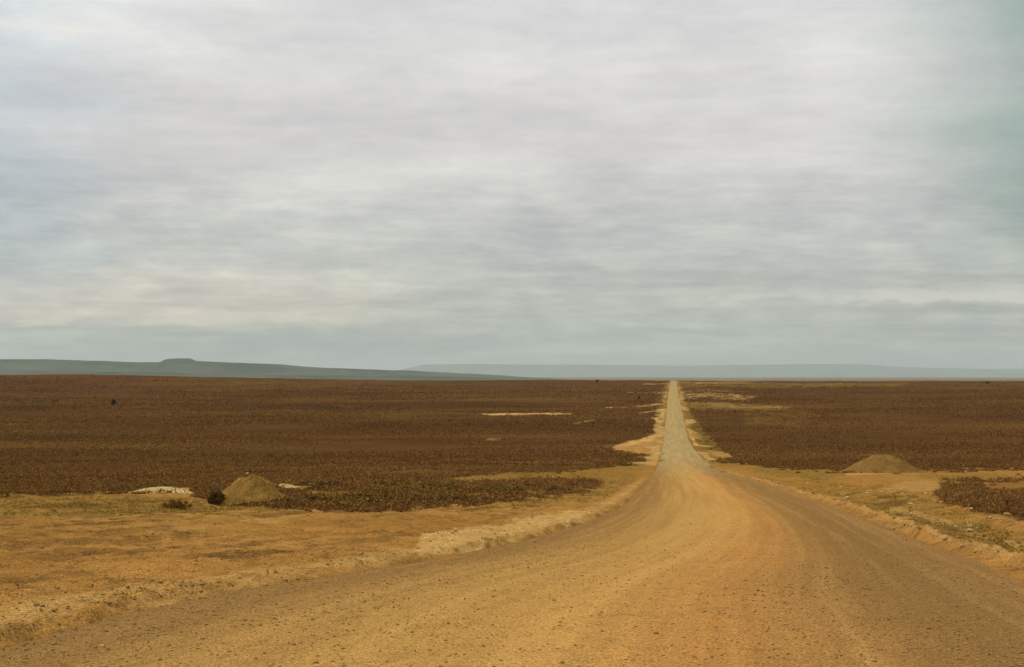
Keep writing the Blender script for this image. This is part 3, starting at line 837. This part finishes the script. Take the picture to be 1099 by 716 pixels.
# ------------------------------------------------------------------ haze
HX, HY0, HY1, HZ0, HZ1 = 175000, -1500, 66000, -110, 760
vs = [(sx * HX, yy, zz) for zz in (HZ0, HZ1) for yy in (HY0, HY1) for sx in (-1, 1)]
fs = [(0, 2, 3, 1), (4, 5, 7, 6), (0, 1, 5, 4), (2, 6, 7, 3), (0, 4, 6, 2), (1, 3, 7, 5)]
hm = bpy.data.meshes.new('haze'); hm.from_pydata(vs, [], fs); hm.update()
hz = bpy.data.objects.new('haze', hm); COL.objects.link(hz); hz['kind'] = 'stuff'
mh = bpy.data.materials.new('haze_air'); mh.use_nodes = True
for nd in list(mh.node_tree.nodes): mh.node_tree.nodes.remove(nd)
ov = mh.node_tree.nodes.new('ShaderNodeOutputMaterial'); pv = mh.node_tree.nodes.new('ShaderNodeVolumePrincipled')
pv.inputs['Color'].default_value = (.93, .965, .93, 1); pv.inputs['Density'].default_value = 1.9e-5; pv.inputs['Anisotropy'].default_value = .1
mh.node_tree.links.new(pv.outputs[0], ov.inputs['Volume'])
hm.materials.append(mh)

# ------------------------------------------------------------------ sky and sun
SUN_EL, SUN_AZ = 64.0, -60.0        # azimuth measured from straight ahead, negative = left
w = bpy.data.worlds.new('World'); scene.world = w; w.use_nodes = True
t = NT(w.node_tree)
bg = w.node_tree.nodes['Background']; bg.inputs['Strength'].default_value = .1
sky = t.n('ShaderNodeTexSky'); sky.sky_type = 'NISHITA'; sky.sun_disc = False
sky.sun_elevation = R(SUN_EL); sky.sun_rotation = R(SUN_AZ); sky.air_density = 1; sky.dust_density = 1.5
d = t.n('ShaderNodeTexCoord').outputs['Generated']
sp = t.n('ShaderNodeSeparateXYZ'); t.l(d, sp.inputs[0])
dx_, dy_, dz_ = sp.outputs
zz = t.math('ADD', t.math('MAXIMUM', dz_, 0.0), .085)
cp = t.n('ShaderNodeCombineXYZ')
t.l(t.math('DIVIDE', dx_, zz), cp.inputs[0]); t.l(t.math('DIVIDE', dy_, zz), cp.inputs[1])
P = cp.outputs[0]                                    # a flat cloud deck seen from below
warp = t.noise(t.scale(P, (.25, .35, 1)), 1, 3, .5, out=1)
wv = t.n('ShaderNodeVectorMath', operation='MULTIPLY_ADD'); t.l(warp, wv.inputs[0]); wv.inputs[1].default_value = (2.2, 1.2, 0); t.l(P, wv.inputs[2])
PW = wv.outputs[0]
deck = t.noise(t.scale(PW, (.45, .55, 1)), 1, 5, .55)
wisps = t.noise(t.scale(PW, (.55, 1.15, 1)), 1, 7, .62)
fine = t.noise(t.scale(PW, (2.2, 3.0, 1)), 1, 6, .65)
broad = t.noise(t.scale(PW, (.18, .3, 1)), 1, 3, .5)
K = 10.0
def c(r, g_, b_): return (r, g_, b_)
cloud = t.cramp(dz_, [(0, c(.41, .445, .395)), (.03, c(.44, .472, .425)), (.06, c(.50, .515, .475)), (.10, c(.55, .56, .54)), (.155, c(.615, .602, .59)), (.21, c(.67, .66, .645)), (.27, c(.70, .70, .69)), (.6, c(.95, .95, .93)), (1.0, c(1.15, 1.14, 1.12))])
def swing(fac, lo, hi, ca, cb, amt):
    global cloud
    tint = t.mix(t.ramp(fac, lo, hi), ca, cb)
    cloud = t.mix(amt, cloud, tint, 'MULTIPLY')
def band(x, a, b, c2, d2):       # soft window
    return t.math('MULTIPLY', t.ramp(x, a, b), t.ramp(x, d2, c2))
bearing = t.math('DIVIDE', dx_, t.math('MAXIMUM', dy_, .05))
bs = t.n('ShaderNodeCombineXYZ'); t.l(bearing, bs.inputs[0]); t.l(dz_, bs.inputs[2])
A_ = bs.outputs[0]
lump = t.noise(t.scale(A_, (16, 1, 70)), 1, 7, .62)
lump2 = t.noise(t.scale(A_, (7, 1, 42)), 1.0, 6, .6)
puff = t.noise(t.scale(A_, (5, 1, 16)), 1.0, 6, .6)
swing(deck, .34, .66, (.90, .895, .91), (1.07, 1.07, 1.05), 1.0)
swing(puff, .36, .66, (.925, .925, .935), (1.06, 1.06, 1.05), t.ramp(dz_, .03, .10))
swing(wisps, .36, .68, (.90, .91, .92), (1.07, 1.06, 1.03), t.ramp(dz_, .20, .06, .2, .55))
swing(fine, .35, .68, (.95, .95, .96), (1.05, 1.05, 1.04), t.ramp(dz_, .20, .05, .6, .9))
streaks = t.noise(t.scale(A_, (24, 1, 150)), 1, 8, .72)
mott = t.noise(t.scale(A_, (34, 1, 120)), 1, 7, .7)
swing(streaks, .36, .66, (.93, .935, .945), (1.065, 1.055, 1.03), band(dz_, .0, .02, .10, .20))
swing(mott, .32, .70, (.965, .965, .97), (1.035, 1.035, 1.03), .9)
low = band(dz_, .012, .03, .10, .16)
swing(lump, .36, .66, (.93, .935, .945), (1.07, 1.06, 1.035), low)
swing(lump2, .50, .68, (1, 1, 1), (.885, .895, .90), low)
# small bright breaks
brk = t.math('MULTIPLY', t.ramp(lump, .60, .72), band(dz_, .02, .04, .12, .20))
cloud = t.mix(t.math('MULTIPLY', brk, .30), cloud, (.72, .68, .58))
# warm clear strip low on the left, above a level grey bank
strip = t.math('MULTIPLY', band(t.math('ADD', dz_, t.math('MULTIPLY', t.math('SUBTRACT', lump, .5), .010)), .033, .0375, .045, .085), t.ramp(bearing, -.03, -.17))
cloud = t.mix(strip, cloud, (1.30, 1.155, 1.10), 'MULTIPLY')
# one long grey streak to the right of centre
line = t.math('ADD', dz_, t.math('ADD', t.math('MULTIPLY', bearing, .045), t.math('MULTIPLY', t.math('SUBTRACT', lump, .5), .014)))
cloud = t.mix(t.math('MULTIPLY', band(line, .071, .0745, .077, .083), band(bearing, -.06, .02, .16, .26)), cloud, (.90, .91, .92), 'MULTIPLY')
# low heaped cloud far right
heap = t.math('MULTIPLY', band(t.math('ADD', dz_, t.math('MULTIPLY', t.math('SUBTRACT', lump, .5), .05)), .028, .038, .050, .056), t.ramp(bearing, .14, .30))
cloud = t.mix(t.math('MULTIPLY', heap, t.ramp(lump2, .38, .58)), cloud, (.80, .81, .83), 'MULTIPLY')
edge_ = t.math('MULTIPLY', band(t.math('ADD', dz_, t.math('MULTIPLY', t.math('SUBTRACT', lump, .5), .05)), .050, .055, .057, .064), t.ramp(bearing, .14, .30))
cloud = t.mix(t.math('MULTIPLY', t.math('MULTIPLY', edge_, t.ramp(lump, .40, .58)), .8), cloud, (.60, .58, .52))
# thinner, greener cloud towards both sides
rm = t.math('MULTIPLY', t.ramp(t.math('ADD', bearing, t.math('MULTIPLY', t.math('SUBTRACT', puff, .5), .22)), .23, .39), t.ramp(dz_, .04, .12))
cloud = t.mix(rm, cloud, (.47, .60, .57), 'MULTIPLY')
lm = t.math('MULTIPLY', t.ramp(t.math('ADD', bearing, t.math('MULTIPLY', t.math('SUBTRACT', lump2, .5), .35)), -.23, -.38), t.ramp(dz_, .035, .06))
cloud = t.mix(lm, cloud, (.82, .90, .96), 'MULTIPLY')
cl10 = t.n('ShaderNodeVectorMath', operation='SCALE'); t.l(cloud, cl10.inputs[0]); cl10.inputs[3].default_value = K
# thinner cloud lets the blue through towards both sides
thin = t.ramp(broad, .52, .34, .02, .10)
colr = t.mix(t.math('MINIMUM', thin, .6), cl10.outputs[0], sky.outputs[0])
t.l(colr, bg.inputs['Color'])

sl = bpy.data.lights.new('sun', 'SUN'); sl.energy = 1.5; sl.angle = R(14); sl.color = (1, .95, .86)
so = bpy.data.objects.new('sun', sl); COL.objects.link(so)
so.rotation_euler = (R(90 - SUN_EL), 0, R(180 - SUN_AZ) + 0)
so.location = (-50, 80, 150)

# ------------------------------------------------------------------ camera
cam = bpy.data.cameras.new('camera'); cam.lens = 50; cam.sensor_width = 36; cam.sensor_fit = 'HORIZONTAL'
cam.clip_start = .1; cam.clip_end = 300000
co = bpy.data.objects.new('camera', cam); COL.objects.link(co)
co.location = (0, 0, 0); co.rotation_euler = (R(90) + math.atan((V0 - 358) / F), 0, 0)
scene.camera = co
scene.view_settings.view_transform = 'Standard'; scene.view_settings.look = 'None'
scene.view_settings.gamma = 1; scene.view_settings.use_curve_mapping = False
scene.view_settings.exposure = 0.2
scene.render.engine = 'CYCLES'
